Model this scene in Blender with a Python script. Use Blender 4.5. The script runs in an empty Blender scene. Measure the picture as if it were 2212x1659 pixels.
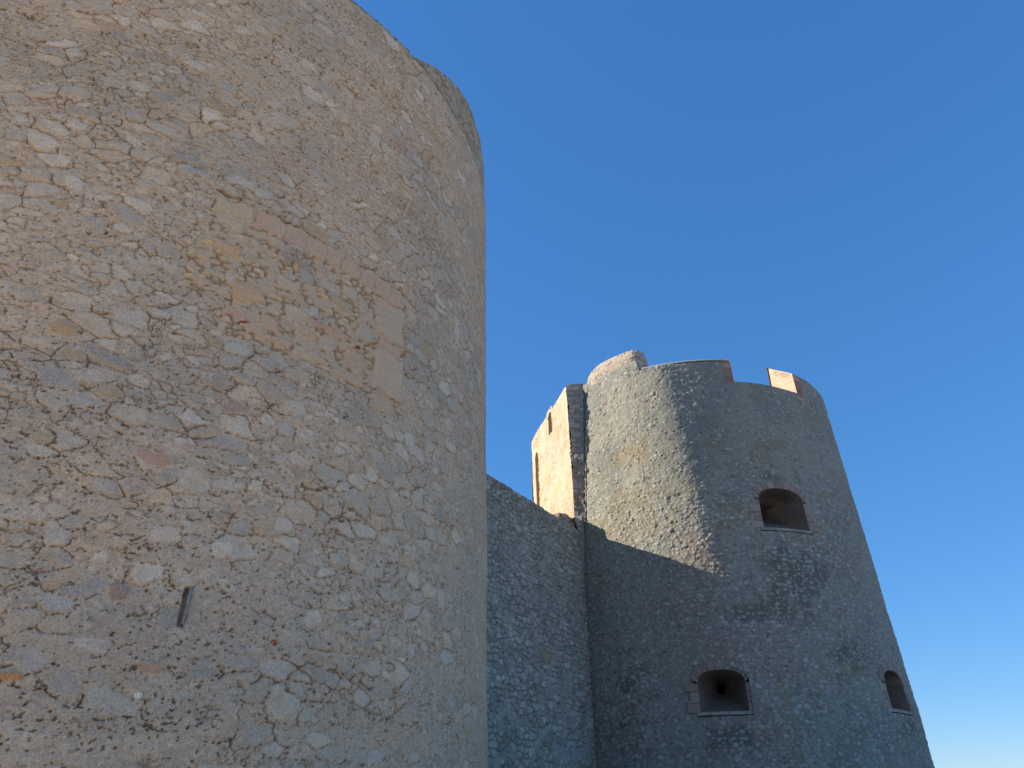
import bpy, math
import numpy as np

# ------------------------------------------------------------------ camera, sky, sun
scene = bpy.context.scene
EYE = 1.6                                   # eye height above the ground; all heights below are given from eye level
cam_d = bpy.data.cameras.new("camera")
cam = bpy.data.objects.new("camera", cam_d)
scene.collection.objects.link(cam)
cam.location = (0, 0, EYE)
cam.rotation_euler = (math.radians(90 + 29.83), 0, 0)
cam_d.sensor_width = 36.0
cam_d.lens = 36.0 * 1605.8 / 2212.0
cam_d.clip_start = 0.05
cam_d.clip_end = 20000
scene.camera = cam

SUN_AZ = math.radians(172.5)                # direction towards the sun, measured from +X
SUN_EL = math.radians(23.9)
world = bpy.data.worlds.new("World")
scene.world = world
world.use_nodes = True
wn = world.node_tree
wn.nodes.clear()
sky = wn.nodes.new("ShaderNodeTexSky")
sky.sky_type = 'NISHITA'
sky.sun_disc = False
sky.sun_elevation = SUN_EL
sky.sun_rotation = math.radians(90) - SUN_AZ
sky.altitude = 0
sky.air_density = 1.0
sky.dust_density = 0.0
sky.ozone_density = 10.0
bg = wn.nodes.new("ShaderNodeBackground")
bg.inputs['Strength'].default_value = 0.15
gam = wn.nodes.new("ShaderNodeGamma")
gam.inputs['Gamma'].default_value = 0.57
hs = wn.nodes.new("ShaderNodeHueSaturation")
hs.inputs['Saturation'].default_value = 1.28
hs.inputs['Hue'].default_value = 0.509
hs.inputs['Value'].default_value = 1.09
wo = wn.nodes.new("ShaderNodeOutputWorld")
wn.links.new(sky.outputs[0], gam.inputs['Color'])
wn.links.new(gam.outputs[0], hs.inputs['Color'])
wn.links.new(hs.outputs[0], bg.inputs['Color'])
wn.links.new(bg.outputs[0], wo.inputs['Surface'])

sun_d = bpy.data.lights.new("sun", 'SUN')
sun_d.energy = 4.05
sun_d.angle = math.radians(0.53)
sun_d.color = (1.0, 0.88, 0.70)
sun = bpy.data.objects.new("sun", sun_d)
scene.collection.objects.link(sun)
# a sun lamp shines along its local -Z
sun.rotation_euler = (math.radians(90) - SUN_EL, 0, SUN_AZ + math.radians(90))
sun.location = (-20, 4, 30)

scene.view_settings.view_transform = 'Standard'
scene.view_settings.look = 'None'
scene.view_settings.exposure = 1.13
scene.view_settings.gamma = 1.0
scene.render.engine = 'CYCLES'

COL = scene.collection

# ------------------------------------------------------------------ helpers: objects
def empty(name, loc, label, cat, group=None):
    o = bpy.data.objects.new(name, None)
    COL.objects.link(o)
    o.location = loc
    o["label"] = label
    o["category"] = cat
    if group:
        o["group"] = group
    return o

def link_mesh(name, me, mat, parent=None, label=None):
    o = bpy.data.objects.new(name, me)
    COL.objects.link(o)
    me.materials.append(mat)
    if parent is not None:
        base = parent
        off = np.zeros(3)
        while base is not None:
            off += np.array(base.location)
            base = base.parent
        o.parent = parent
        n = len(me.vertices)
        co = np.empty(n * 3)
        me.vertices.foreach_get("co", co)
        co = co.reshape(-1, 3) - off
        me.vertices.foreach_set("co", co.ravel())
        me.update()
    if label:
        o["label"] = label
    return o

def make_mesh(name, verts, quads, colors=None, smooth=True):
    """verts (n,3) with z measured from eye level; quads (m,4) index array."""
    verts = np.array(verts, dtype=np.float64)
    verts[:, 2] += EYE
    me = bpy.data.meshes.new(name)
    quads = np.asarray(quads, dtype=np.int32)
    me.vertices.add(len(verts))
    me.vertices.foreach_set("co", verts.ravel())
    k = quads.shape[1]
    me.loops.add(quads.size)
    me.loops.foreach_set("vertex_index", quads.ravel())
    me.polygons.add(len(quads))
    me.polygons.foreach_set("loop_start", np.arange(0, quads.size, k, dtype=np.int32))
    me.polygons.foreach_set("loop_total", np.full(len(quads), k, dtype=np.int32))
    me.polygons.foreach_set("use_smooth", np.full(len(quads), smooth))
    me.update(calc_edges=True)
    if colors is not None:
        at = me.color_attributes.new("Col", 'FLOAT_COLOR', 'POINT')
        c4 = np.ones((len(verts), 4), dtype=np.float32)
        c4[:, :3] = colors
        at.data.foreach_set("color", c4.ravel())
    return me

def grid_faces(n, m, keep=None, flip=False):
    i = np.arange(n * m).reshape(n, m)
    a = i[:-1, :-1]; b = i[1:, :-1]; c = i[1:, 1:]; d = i[:-1, 1:]
    q = np.stack([a, b, c, d] if not flip else [a, d, c, b], -1)
    if keep is not None:
        return q[keep]
    return q.reshape(-1, 4)

def grid_obj(name, P, C, mat, parent, keep=None, flip=False, label=None, smooth=True):
    n, m = P.shape[:2]
    q = grid_faces(n, m, keep, flip)
    used = np.unique(q)
    remap = np.zeros(n * m, dtype=np.int64)
    remap[used] = np.arange(len(used))
    me = make_mesh(name, P.reshape(-1, 3)[used], remap[q], C.reshape(-1, 3)[used], smooth)
    return link_mesh(name, me, mat, parent, label)

# ------------------------------------------------------------------ helpers: noise (world-scale, in metres)
def h01(ix, iy, seed):
    ix = ix.astype(np.int64) & 0xFFFFFFFF
    iy = iy.astype(np.int64) & 0xFFFFFFFF
    h = (ix * 374761393 + iy * 668265263 + seed * 2246822519) & 0xFFFFFFFF
    h = ((h ^ (h >> 13)) * 1274126177) & 0xFFFFFFFF
    h = ((h ^ (h >> 16)) * 2654435761) & 0xFFFFFFFF
    h = h ^ (h >> 15)
    return (h & 0xFFFFFF) / float(0x1000000)

def vnoise(x, y, seed):
    ix = np.floor(x); iy = np.floor(y)
    fx = x - ix; fy = y - iy
    fx = fx * fx * fx * (fx * (fx * 6 - 15) + 10)
    fy = fy * fy * fy * (fy * (fy * 6 - 15) + 10)
    a = h01(ix, iy, seed); b = h01(ix + 1, iy, seed)
    c = h01(ix, iy + 1, seed); d = h01(ix + 1, iy + 1, seed)
    return (a * (1 - fx) + b * fx) * (1 - fy) + (c * (1 - fx) + d * fx) * fy

def fbm(x, y, seed, octv=4, gain=0.5):
    t = 0; amp = 1.0; tot = 0
    for o in range(octv):
        t = t + amp * vnoise(x, y, seed + o * 17)
        tot += amp
        amp *= gain
        x = x * 2.03 + 7.1; y = y * 2.03 + 3.7
    return t / tot

def sstep(a, b, x):
    t = np.clip((x - a) / (b - a), 0, 1)
    return t * t * (3 - 2 * t)

def cells(s, z, w, h, seed, jit=0.8, wvar=0.35):
    """Irregular stone layout: returns edge distance (m), cell randoms, offset from the stone's centre (m)."""
    x = s / w; y = z / h
    iy = np.floor(y)
    f1 = np.full(s.shape, 9.0); f2 = np.full(s.shape, 9.0)
    cx = np.zeros(s.shape); cy = np.zeros(s.shape)
    dx1 = np.zeros(s.shape); dy1 = np.zeros(s.shape)
    for oy in (-1, 0, 1):
        row = iy + oy
        sh = h01(row, row * 0, seed + 5)
        xs = x + sh
        ix = np.floor(xs)
        for ox in (-1, 0, 1):
            gx = ix + ox
            px = gx + 0.5 + jit * (h01(gx, row, seed) - 0.5)
            py = row + 0.5 + jit * 0.75 * (h01(gx, row, seed + 1) - 0.5)
            wt = 1 + wvar * (h01(gx, row, seed + 2) - 0.5) * 2
            dx = xs - px; dy = y - py
            d = (np.abs(dx) ** 2.4 + np.abs(dy) ** 2.4) ** (1 / 2.4) / wt
            m1 = d < f1
            f2 = np.where(m1, f1, np.minimum(f2, d))
            f1 = np.where(m1, d, f1)
            cx = np.where(m1, gx, cx); cy = np.where(m1, row, cy)
            dx1 = np.where(m1, dx, dx1); dy1 = np.where(m1, dy, dy1)
    edge = (f2 - f1) * 0.5 * min(w, h)
    return edge, cx, cy, dx1 * w, dy1 * h, f1

def mix(a, b, t):
    return a * (1 - t[..., None]) + np.asarray(b) * t[..., None]

# ------------------------------------------------------------------ masonry fields: height (m) and base colour
def field_near(s, z):
    """Big pale rubble stones nearly flush in sandy mortar, with cracks and pits."""
    ws = s + 0.16 * (fbm(s * 2.3, z * 2.6, 11, 4) - 0.5) + 0.022 * (fbm(s * 13, z * 13, 12, 3) - 0.5)
    wz = z + 0.13 * (fbm(s * 2.1, z * 2.7, 13, 4) - 0.5) + 0.020 * (fbm(s * 14, z * 14, 14, 3) - 0.5)
    eA, ax, ay, adx, ady, _ = cells(ws, wz, 0.34, 0.20, 101, 0.92, 0.40)
    eB, bx, by, bdx, bdy, _ = cells(ws, wz, 0.16, 0.10, 201, 0.95, 0.4)
    sel = h01(ax, ay, 301) < 0.30
    sel = sel | (fbm(s * 0.9, z * 0.9, 15, 3) > 0.60)
    e = np.where(sel, np.minimum(eB, eA + 0.01), eA)
    cx = np.where(sel, bx + 1000, ax); cy = np.where(sel, by + 1000, ay)
    dx = np.where(sel, bdx, adx); dy = np.where(sel, bdy, ady)
    r1 = h01(cx, cy, 401); r2 = h01(cx, cy, 402); r3 = h01(cx, cy, 403); r4 = h01(cx, cy, 404); r5 = h01(cx, cy, 405)
    big = fbm(s * 0.45, z * 0.6, 16, 3)
    expo = sstep(0.34, 0.66, big + 0.26 * np.exp(-((z - 6.0) / 2.4) ** 2) - 0.06 * (z < 3.5))   # how far the joints are raked out
    up = sstep(7.6, 9.6, z + 1.4 * (big - 0.5))                                                 # upper wall: pitted
    buried = (r1 < 0.56 - 0.42 * expo).astype(float)
    mw = 0.002 + 0.024 * sstep(0.42, 0.75, fbm(s * 3, z * 4, 17, 3)) + 0.010 * (1 - expo)
    prof = sstep(0.0, 0.018, e - mw)
    prof2 = sstep(0.0, 0.09, e - mw)
    prot = (0.001 + 0.0115 * r2 * (0.4 + 0.8 * expo)) * (1 - 0.9 * buried)
    tilt = ((r3 - 0.5) * 0.07 * dx - (0.002 + 0.065 * r4) * dy) * (1 - 0.9 * buried)
    h = prof * prot * (0.7 + 0.3 * prof2) + prof * tilt
    fine = fbm(s * 30, z * 34, 18, 4, 0.65)
    med = fbm(s * 7, z * 9, 19, 4)
    h = h + 0.018 * (med - 0.5) + (0.0075 - 0.0055 * prof * (1 - 0.6 * buried)) * (fine - 0.5) * 2
    h = h + 0.05 * (fbm(s * 0.9, z * 1.1, 29, 2) - 0.5) + 0.016 * (fbm(s * 13, z * 21, 30, 3, 0.6) - 0.5) * (1 - 0.5 * prof * (1 - buried))
    # cracks in the joints, mostly beneath stones
    under = sstep(-0.02, 0.06, -dy) * 0.26 + 0.05 * (np.abs(dx) > 0.1)
    cn = fbm(s * 3.4 + 31, z * 6, 20, 3) + under * (0.65 + 0.5 * expo) - 0.16 * buried
    cm = sstep(0.585, 0.70, cn + 0.06 * expo + 0.03 * up)
    wcr = 0.0016 + 0.0024 * (1 - sel * 0.5) * vnoise(s * 9, z * 9, 23) * (0.6 + 0.6 * expo)
    crack = np.exp(-(np.maximum(e - 0.06 * mw, 0) / wcr) ** 2) * cm * (1 - 0.35 * sel)
    h = h - 0.036 * crack
    strata = fbm(s * 6, z * 38, 38, 3, 0.6)
    # pits, in short horizontal runs
    pn = fbm(s * 19 + 0.9 * fine, z * 36 + 0.9 * fine, 24, 3, 0.62)
    prow = fbm(s * 1.3, z * 5.5, 25, 3)
    pit = sstep(0.73, 0.79, pn + 0.22 * (prow - 0.5) + 0.055 * up + 0.012 * (z < 4)) * (1 - 0.85 * prof * (1 - buried))
    pn2 = vnoise(s * 34, z * 42, 27)
    pit2 = sstep(0.90, 0.98, pn2 + 0.25 * (fbm(s * 1.7, z * 2.2, 28, 3) - 0.5)) * (1 - 0.7 * prof)
    h = h - 0.035 * pit - 0.018 * pit2 + 0.007 * (strata - 0.5) * (1 - prof * (1 - buried))
    # colour
    mort = np.empty(s.shape + (3,))
    mort[:] = (0.545, 0.455, 0.362)
    mort = mix(mort, (0.520, 0.450, 0.372), sstep(0.4, 0.7, fbm(s * 1.1, z * 1.1, 31, 3)))
    mort = mix(mort, (0.57, 0.452, 0.345), 0.6 * sstep(0.5, 0.72, fbm(s * 2.3 + 5, z * 2.3, 32, 3)))
    st = np.empty(s.shape + (3,))
    st[:] = (0.560, 0.500, 0.425)
    st = mix(st, (0.575, 0.495, 0.40), sstep(0.45, 0.75, r3))
    st = mix(st, (0.50, 0.465, 0.425), sstep(0.78, 0.83, r4) * 0.8)
    st = mix(st, (0.58, 0.44, 0.29), (r5 > 0.93) * 0.7)
    st = mix(st, (0.50, 0.355, 0.285), (r5 < 0.02) * 0.7)
    st = mix(st, (0.64, 0.58, 0.50), ((r5 > 0.10) & (r5 < 0.19)) * 0.75)
    st = mix(st, (0.52, 0.40, 0.26), 0.40 * sstep(0.55, 0.75, fbm(s * 6, z * 7, 33, 3)) * sstep(0.3, 0.8, r2))
    st = st * (0.84 + 0.32 * h01(cx, cy, 406))[..., None]
    stone = prof * (1 - 0.60 * buried)
    c = mort * (1 - stone[..., None]) + st * stone[..., None]
    fa = 0.55 - 0.27 * prof * (1 - buried)
    c = c * (1 + fa * (fine - 0.5) + 0.16 * (strata - 0.5))[..., None] * (0.91 + 0.18 * med)[..., None]
    crack_brown = np.clip(crack ** 1.3 + 0.9 * pit, 0, 1)
    c = mix(c, (0.14, 0.10, 0.07), 0.74 * crack_brown)  # cracks and pits coloured dark brown
    c = mix(c, (0.28, 0.21, 0.15), 0.5 * pit2)
    # ochre undersides where the joints are open
    c = mix(c, (0.45, 0.33, 0.21), 0.45 * expo * sstep(0.035, 0.0, e - mw) * sstep(0.03, 0.09, -dy) * (1 - crack) * sstep(0.35, 0.6, r4))
    # grey weathering
    wz_ = sstep(0.48, 0.70, fbm(s * 0.55 + 9, z * 0.8, 34, 4) + 0.12 * sstep(3.0, 0.5, z) + 0.10 * sstep(12.0, 13.2, z))
    c = mix(c, c * np.array((0.84, 0.88, 0.92)), 0.8 * wz_)
    sp = (vnoise(s * 45, z * 45, 36) > 0.92) & (vnoise(s * 3, z * 3, 37) > 0.5)
    c = mix(c, (0.70, 0.67, 0.62), sp * 0.5)
    return h, c

R1 = 8.072; B1 = 0.0216; C1 = np.array((-8.4662, 13.8348)); TOP1 = 13.0
R2 = 5.8436; B2 = 0.052; C2 = np.array((6.8131, 26.2997)); LOW2 = 12.22; TOP2 = 13.0

def box_m(th, z, t0, t1, z0, z1, soft=0.0):
    return ((th > t0) & (th < t1) & (z > z0) & (z < z1)).astype(float)

# blocks of the walled-up window on the near tower: (theta0, theta1, z0, z1, colour, relief)
PINK = (0.575, 0.40, 0.315); PLAST = (0.585, 0.475, 0.365); YEL = (0.58, 0.48, 0.31); PALE = (0.57, 0.49, 0.365)
ORAN = (0.59, 0.40, 0.25)
BLOCKS = [
    (-54.9, -51.3, 6.86, 7.12, YEL, .016, 'lintel'), (-54.6, -51.9, 6.66, 6.87, PALE, .006, 'infill'),
    (-51.1, -48.1, 6.86, 7.17, PINK, .015, 'lintel'), (-48.1, -45.6, 6.88, 7.19, PINK, .008, 'lintel'),
    (-45.6, -43.3, 6.83, 7.18, PINK, .012, 'lintel'), (-43.3, -41.2, 6.86, 7.2, PINK, .006, 'lintel'),
    (-41.1, -38.9, 6.84, 7.19, PINK, .016, 'lintel'), (-38.8, -36.4, 6.83, 7.18, PINK, .010, 'lintel'),
    (-36.3, -32.2, 6.86, 7.2, PINK, .014, 'lintel'),
    (-35.9, -31.6, 6.18, 6.84, PLAST, .02, 'jamb'), (-35.2, -31.8, 5.98, 6.17, PINK, .012, 'jamb'),
    (-35.6, -31.0, 5.22, 5.97, PLAST, .024, 'jamb'), (-35.2, -32.4, 4.92, 5.20, (0.52, .40, .27), .01, 'jamb'),
    (-54.1, -51.7, 6.25, 6.46, ORAN, .022, 'infill'), (-51.6, -48.6, 5.66, 5.90, ORAN, .022, 'infill'),
    (-47.7, -45.5, 6.07, 6.27, PALE, .018, 'infill'), (-47.9, -44.0, 5.94, 6.05, PINK, .012, 'infill'),
    (-46.9, -44.4, 5.62, 5.88, PALE, .010, 'infill'), (-45.6, -42.9, 5.52, 5.68, PINK, .014, 'infill'),
    (-43.6, -39.4, 5.71, 5.85, (.55, .36, .26), .016, 'infill'), (-42.1, -39.6, 6.22, 6.36, (.45, .39, .28), .02, 'infill'),
    (-52.2, -49.9, 5.36, 5.52, PINK, .008, 'infill'), (-50.1, -45.7, 5.20, 5.33, PINK, .012, 'infill'),
    (-48.9, -47.0, 5.38, 5.60, PINK, .010, 'infill'), (-45.4, -41.2, 5.16, 5.28, PLAST, .014, 'infill'),
    (-40.9, -36.6, 5.12, 5.26, PINK, .012, 'infill'), (-42.6, -40.6, 5.42, 5.62, PALE, .012, 'infill'),
    (-39.2, -36.8, 5.36, 5.66, PINK, .012, 'infill'), (-38.4, -36.2, 5.92, 6.16, (.52, .47, .40), .024, 'infill'),
    (-40.8, -38.9, 6.46, 6.66, (.53, .49, .41), .02, 'infill'), (-44.2, -42.6, 6.5, 6.7, PINK, .014, 'infill'),
]

SPOTS = [(-42.86, 1.58, .03, .025, (.42, .13, .07), 1.0), (-54.74, 3.27, .17, .08, (.52, .33, .26), .8), (-54.74, 1.84, .09, .09, (.36, .25, .21), .75),
         (-51.58, 1.20, .13, .06, (.46, .31, .24), .7), (-59.66, 1.01, .12, .03, (.58, .30, .12), .9), (-51.95, 0.93, .035, .03, (.80, .78, .74), 1.0),
         (-48.28, 2.45, .12, .10, (.66, .61, .55), .9), (-43.62, 2.87, .13, .09, (.64, .59, .53), .8), (-49.2, 8.27, .16, .05, (.50, .33, .24), .7),
         (-63.32, 4.54, .14, .08, (.50, .35, .20), .75), (-23.85, 3.14, .10, .05, (.48, .30, .24), .7), (-66.33, 6.57, .11, .10, (.64, .60, .55), .9),
         (-29.24, 4.75, .12, .12, (.62, .59, .54), .85), (-43.98, 4.42, .15, .09, (.60, .55, .48), .7), (-22.1, 2.66, .10, .13, (.62, .58, .53), .7),
         (-56.5, 7.65, .10, .05, (.55, .42, .25), .7), (-60.2, 9.3, .14, .06, (.62, .58, .52), .7), (-38.5, 10.2, .13, .07, (.64, .60, .55), .8)]

def near_surface(th, z):
    """th in degrees; returns height, colour, region (0 wall, 1 lintel, 2 jamb, 3 infill)."""
    s = np.radians(th) * 8.0
    h, c = field_near(s, z)
    reg = np.zeros(th.shape, dtype=np.int8)
    # single stones that stand out by colour
    for (tc, zc, a, b, col, k) in SPOTS:
        m = (np.abs(th - tc) < 4) & (np.abs(z - zc) < 0.5)
        if m.any():
            ss = s[m]; zz = z[m]
            q = np.abs((ss - math.radians(tc) * 8.0) / a) ** 2.6 + np.abs((zz - zc) / b) ** 2.6 + 1.3 * (fbm(ss * 9, zz * 9, 65, 3) - 0.5)
            w = sstep(1.0, 0.75, q)
            c[m] = mix(c[m], np.array(col), k * w)
            h[m] = h[m] * (1 - 0.7 * w) + 0.014 * w
    # coarser tests only inside the patch
    wob_t = 1.1 * (fbm(s * 6, z * 6, 51, 3) - 0.5)
    wob_z = 0.15 * (fbm(s * 6, z * 6, 52, 3) - 0.5)
    T = th + wob_t; Z = z + wob_z
    inside = (T > -56.0) & (T < -31.0) & (Z > 5.08) & (Z < 7.22) & ((Z < 6.55) | (T > -55.1)) & (T + (Z - 5.1) * 0.9 > -56.5 + 1.2)
    ins2 = inside & ~((T < -52.5) & (Z < 5.5)) & ~((T > -30.8))
    if not ins2.any():
        return h, c, reg
    # small infill stones
    e, cx, cy, dx, dy, _ = cells(s + 0.02 * (fbm(s * 14, z * 14, 53, 3) - 0.5), z + 0.02 * (fbm(s * 14, z * 14, 54, 3) - 0.5), 0.15, 0.09, 511, 0.95, 0.45)
    r = h01(cx, cy, 61); q = h01(cx, cy, 62); q3 = h01(cx, cy, 63)
    fine = fbm(s * 34, z * 34, 55, 3)
    mw = 0.010 * (1 + (r < 0.3) * 2.0)
    pr = sstep(0, 0.018, e - mw)
    crk = np.exp(-(e / 0.009) ** 2) * sstep(0.42, 0.56, fbm(s * 8, z * 9, 56, 2))
    hi = pr * (0.012 + 0.02 * q) - 0.008 + 0.010 * (fine - 0.5) - 0.03 * crk
    ci = np.empty(th.shape + (3,)); ci[:] = (0.545, 0.455, 0.355)
    yl = sstep(0.0, 1.0, np.exp(-(((T + 53.8) / 2.4) ** 2 + ((Z - 5.95) / 0.42) ** 2)) * 2.2)
    stc = np.empty(th.shape + (3,)); stc[:] = (0.555, 0.495, 0.415)
    stc = mix(stc, (0.57, 0.48, 0.37), (q3 > 0.7) * 0.8)
    stc = mix(stc, (0.57, 0.40, 0.31), (q3 < 0.10) * 0.8)
    stc = mix(stc, (0.59, 0.51, 0.31), np.clip(yl, 0, 1) * (q3 < 0.8))
    stc = stc * (0.86 + 0.28 * q)[..., None]
    ci = ci * (1 - pr[..., None]) + stc * pr[..., None]
    ci = mix(ci, (0.20, 0.13, 0.08), 0.6 * crk)
    m = ins2 & (fbm(s * 1.7, z * 1.7, 64, 3) > 0.30)
    h = np.where(m, hi, h); c = np.where(m[..., None], ci, c)
    reg[ins2] = 3
    for (t0, t1, z0, z1, col, rel, kind) in BLOCKS:
        ed = np.minimum(np.minimum((T - t0), (t1 - T)) * 0.14, np.minimum(Z - z0, z1 - Z))
        mk = ed > 0
        if not mk.any():
            continue
        pb = sstep(0.0, 0.02, ed)
        streak = fbm(s * 20, z * 6, 57, 3) if kind == 'lintel' else fbm(s * 5, z * 28, 58, 3)
        rough = 0.020 if kind != 'jamb' else 0.004
        hb = rel * pb + rough * (streak - 0.5) + 0.004 * (fine - 0.5) - 0.014 * (1 - pb) * (fine > 0.45)
        cc = np.array(col) * (0.86 + 0.30 * streak[..., None])
        cc = mix(cc, PLAST, 0.5 * sstep(0.48, 0.66, fbm(s * 7 + t0, z * 7, 59, 2)))
        cc = cc * 0.62 + 0.38 * np.array((0.55, 0.455, 0.36))
        h = np.where(mk, hb, h); c = np.where(mk[..., None], cc, c)
        reg[mk] = {'lintel': 1, 'jamb': 2, 'infill': 3}[kind]
    for (tc, zc, sz) in ((-50.2, 5.28, .05), (-38.0, 5.75, .06), (-45.0, 6.75, .04)):       # bits of red tile
        mk = (np.abs(T - tc) * 0.14 < sz) & (np.abs(Z - zc) < sz * 0.35)
        c = np.where(mk[..., None], np.array((0.30, 0.09, 0.05)), c)
    # open crack above the walled-up window, its shadow line deepened by colour
    top = np.exp(-((Z - 7.21) / 0.018) ** 2) * ((T > -55) & (T < -31.5)) * sstep(0.35, 0.55, fbm(s * 3, z * 3, 60, 3))
    h = h - 0.055 * top
    c = mix(c, (0.24, 0.15, 0.08), 0.75 * top)
    return h, c, reg

_gx = np.arange(-120.0, 120.0, 0.25)
_g = np.interp(_gx, [-60, -45, -24, 0, 6, 12, 60], [0, 0, -0.13, 0.11, 0.02, 0, 0])  # bulge added to steer where the sunlight fades
_k = np.exp(-(np.arange(-12, 12.01, 0.25) / 2.6) ** 2); _k /= _k.sum()
_g = np.convolve(_g, _k, mode='same')
def flat_side(th, z):
    """Left side flattened up to a soft slanting ridge, shaped to sharpen the sunlit edge."""
    return np.interp(th - (-110.5 + (13.0 - z) * 1.45), _gx, _g) * sstep(-1.0, 4.0, z)

def field_far(th, s, z, calm=0.0):
    """Lime render with small pale stones standing out of it."""
    ws = s + 0.05 * (fbm(s * 5, z * 5, 71, 3) - 0.5); wz = z + 0.04 * (fbm(s * 5, z * 5, 72, 3) - 0.5)
    fine = fbm(s * 22, z * 24, 73, 3, 0.6)
    med = fbm(s * 4.5, z * 5.5, 74, 3)
    big = fbm(s * 0.8, z * 0.9, 75, 3)
    h = flat_side(th, z) + 0.022 * (med - 0.5) + 0.05 * (big - 0.5) + 0.016 * (fine - 0.5) + 0.016 * (fbm(s * 10, z * 13, 87, 3, 0.6) - 0.5)
    c = np.empty(s.shape + (3,)); c[:] = (0.262, 0.254, 0.212)
    c = mix(c, (0.222, 0.224, 0.196), sstep(0.4, 0.65, fbm(s * 0.7 + 3, z * 0.6, 76, 3)))
    c = mix(c, (0.255, 0.205, 0.165), 0.6 * sstep(0.5, 0.7, fbm(s * 0.9 + 13, z * 0.8, 77, 3)) * sstep(9.5, 7, z))
    pk = np.exp(-(((th + 96) / 13) ** 2 + ((z - 3.9) / 1.3) ** 2))                              # rosy, finer rubble low down
    pk2 = np.exp(-(((th + 106) / 8) ** 2 + ((z - 6.3) / 0.8) ** 2))
    c = mix(c, (0.265, 0.215, 0.185), 0.75 * np.clip(pk * 1.3 + pk2, 0, 1))
    lich = sstep(0.56, 0.72, fbm(s * 1.3, z * 1.2, 78, 4) - 0.05 + 0.20 * np.exp(-(((th + 130) / 16) ** 2 + ((z - 9.0) / 1.3) ** 2)))
    c = mix(c, (0.25, 0.205, 0.125), 0.5 * lich)
    # dark growth in patches around and beneath the gun ports, plus a darker lower-left patch
    dk = (np.exp(-(((th + 77) / 13) ** 2 + ((z - 5.9) / 0.95) ** 2)) * 1.0 + 0.75 * np.exp(-(((th + 78) / 12) ** 2 + ((z - 8.85) / 0.30) ** 2))
          + 0.8 * np.exp(-(((th + 92) / 12) ** 2 + ((z - 4.7) / 0.5) ** 2)) + 0.7 * np.exp(-(((th + 66) / 9) ** 2 + ((z - 3.6) / 0.9) ** 2))
          + 0.9 * np.exp(-(((th + 103) / 9) ** 2 + ((z - 1.6) / 0.35) ** 2)) + 0.9 * np.exp(-(((th + 46) / 9) ** 2 + ((z - 1.9) / 0.35) ** 2))
          + 0.6 * np.exp(-(((th + 130) / 12) ** 2 + ((z - 2.6) / 1.6) ** 2)))
    dk = sstep(0.50, 0.85, dk * 0.85 + 0.9 * (fbm(s * 2.6, z * 3.0, 79, 4) - 0.28))
    c = mix(c, (0.095, 0.102, 0.078), 0.62 * dk)
    c = c * (0.80 + 0.40 * fine)[..., None] * (0.9 + 0.2 * med)[..., None]
    dens = 0.20 + 0.40 * sstep(9.6, 8.0, z + 2.0 * (big - 0.5)) + 0.10 * sstep(-110, -125, th)
    for (w, hh, sd, amp) in ((0.185, 0.125, 601, 1.0), (0.115, 0.085, 701, 0.7)):
        e, cx, cy, dx, dy, f1 = cells(ws, wz, w, hh, sd, 0.75, 0.0)
        r1 = h01(cx, cy, 81); r2 = h01(cx, cy, 82); r3 = h01(cx, cy, 83); r4 = h01(cx, cy, 84)
        rad = (0.20 + 0.30 * r2)
        on = (r1 < dens * amp * (1 - calm))
        m = sstep(1.0, 0.72, f1 / rad) * on * sstep(0.0, 0.008, e)
        dome = np.clip(1 - (f1 / rad) ** 2, 0, 1) ** 0.5 * on
        h = h + dome * (0.002 + 0.007 * r3) * amp + m * (0.002 + 0.007 * r4 * amp + (r4 - 0.5) * 0.12 * dx - 0.07 * r3 * dy)
        sc = np.empty(s.shape + (3,)); sc[:] = (0.315, 0.318, 0.275)
        sc = mix(sc, (0.42, 0.405, 0.365), sstep(0.6, 0.95, r3))
        sc = mix(sc, (0.36, 0.27, 0.21), (r4 < 0.08) * 0.8)
        c = c * (1 - (0.85 * m)[..., None]) + sc * (0.85 * m * (0.85 + 0.3 * fine))[..., None]
    # short open joints and pits
    cr = sstep(0.70, 0.77, fbm(s * 8, z * 17, 85, 3, 0.6) + 0.1 * (fbm(s * 1.5, z * 2, 86, 2) - 0.5))
    h = h - 0.022 * cr
    c = mix(c, (0.13, 0.105, 0.075), 0.5 * cr)
    return h, c

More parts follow.
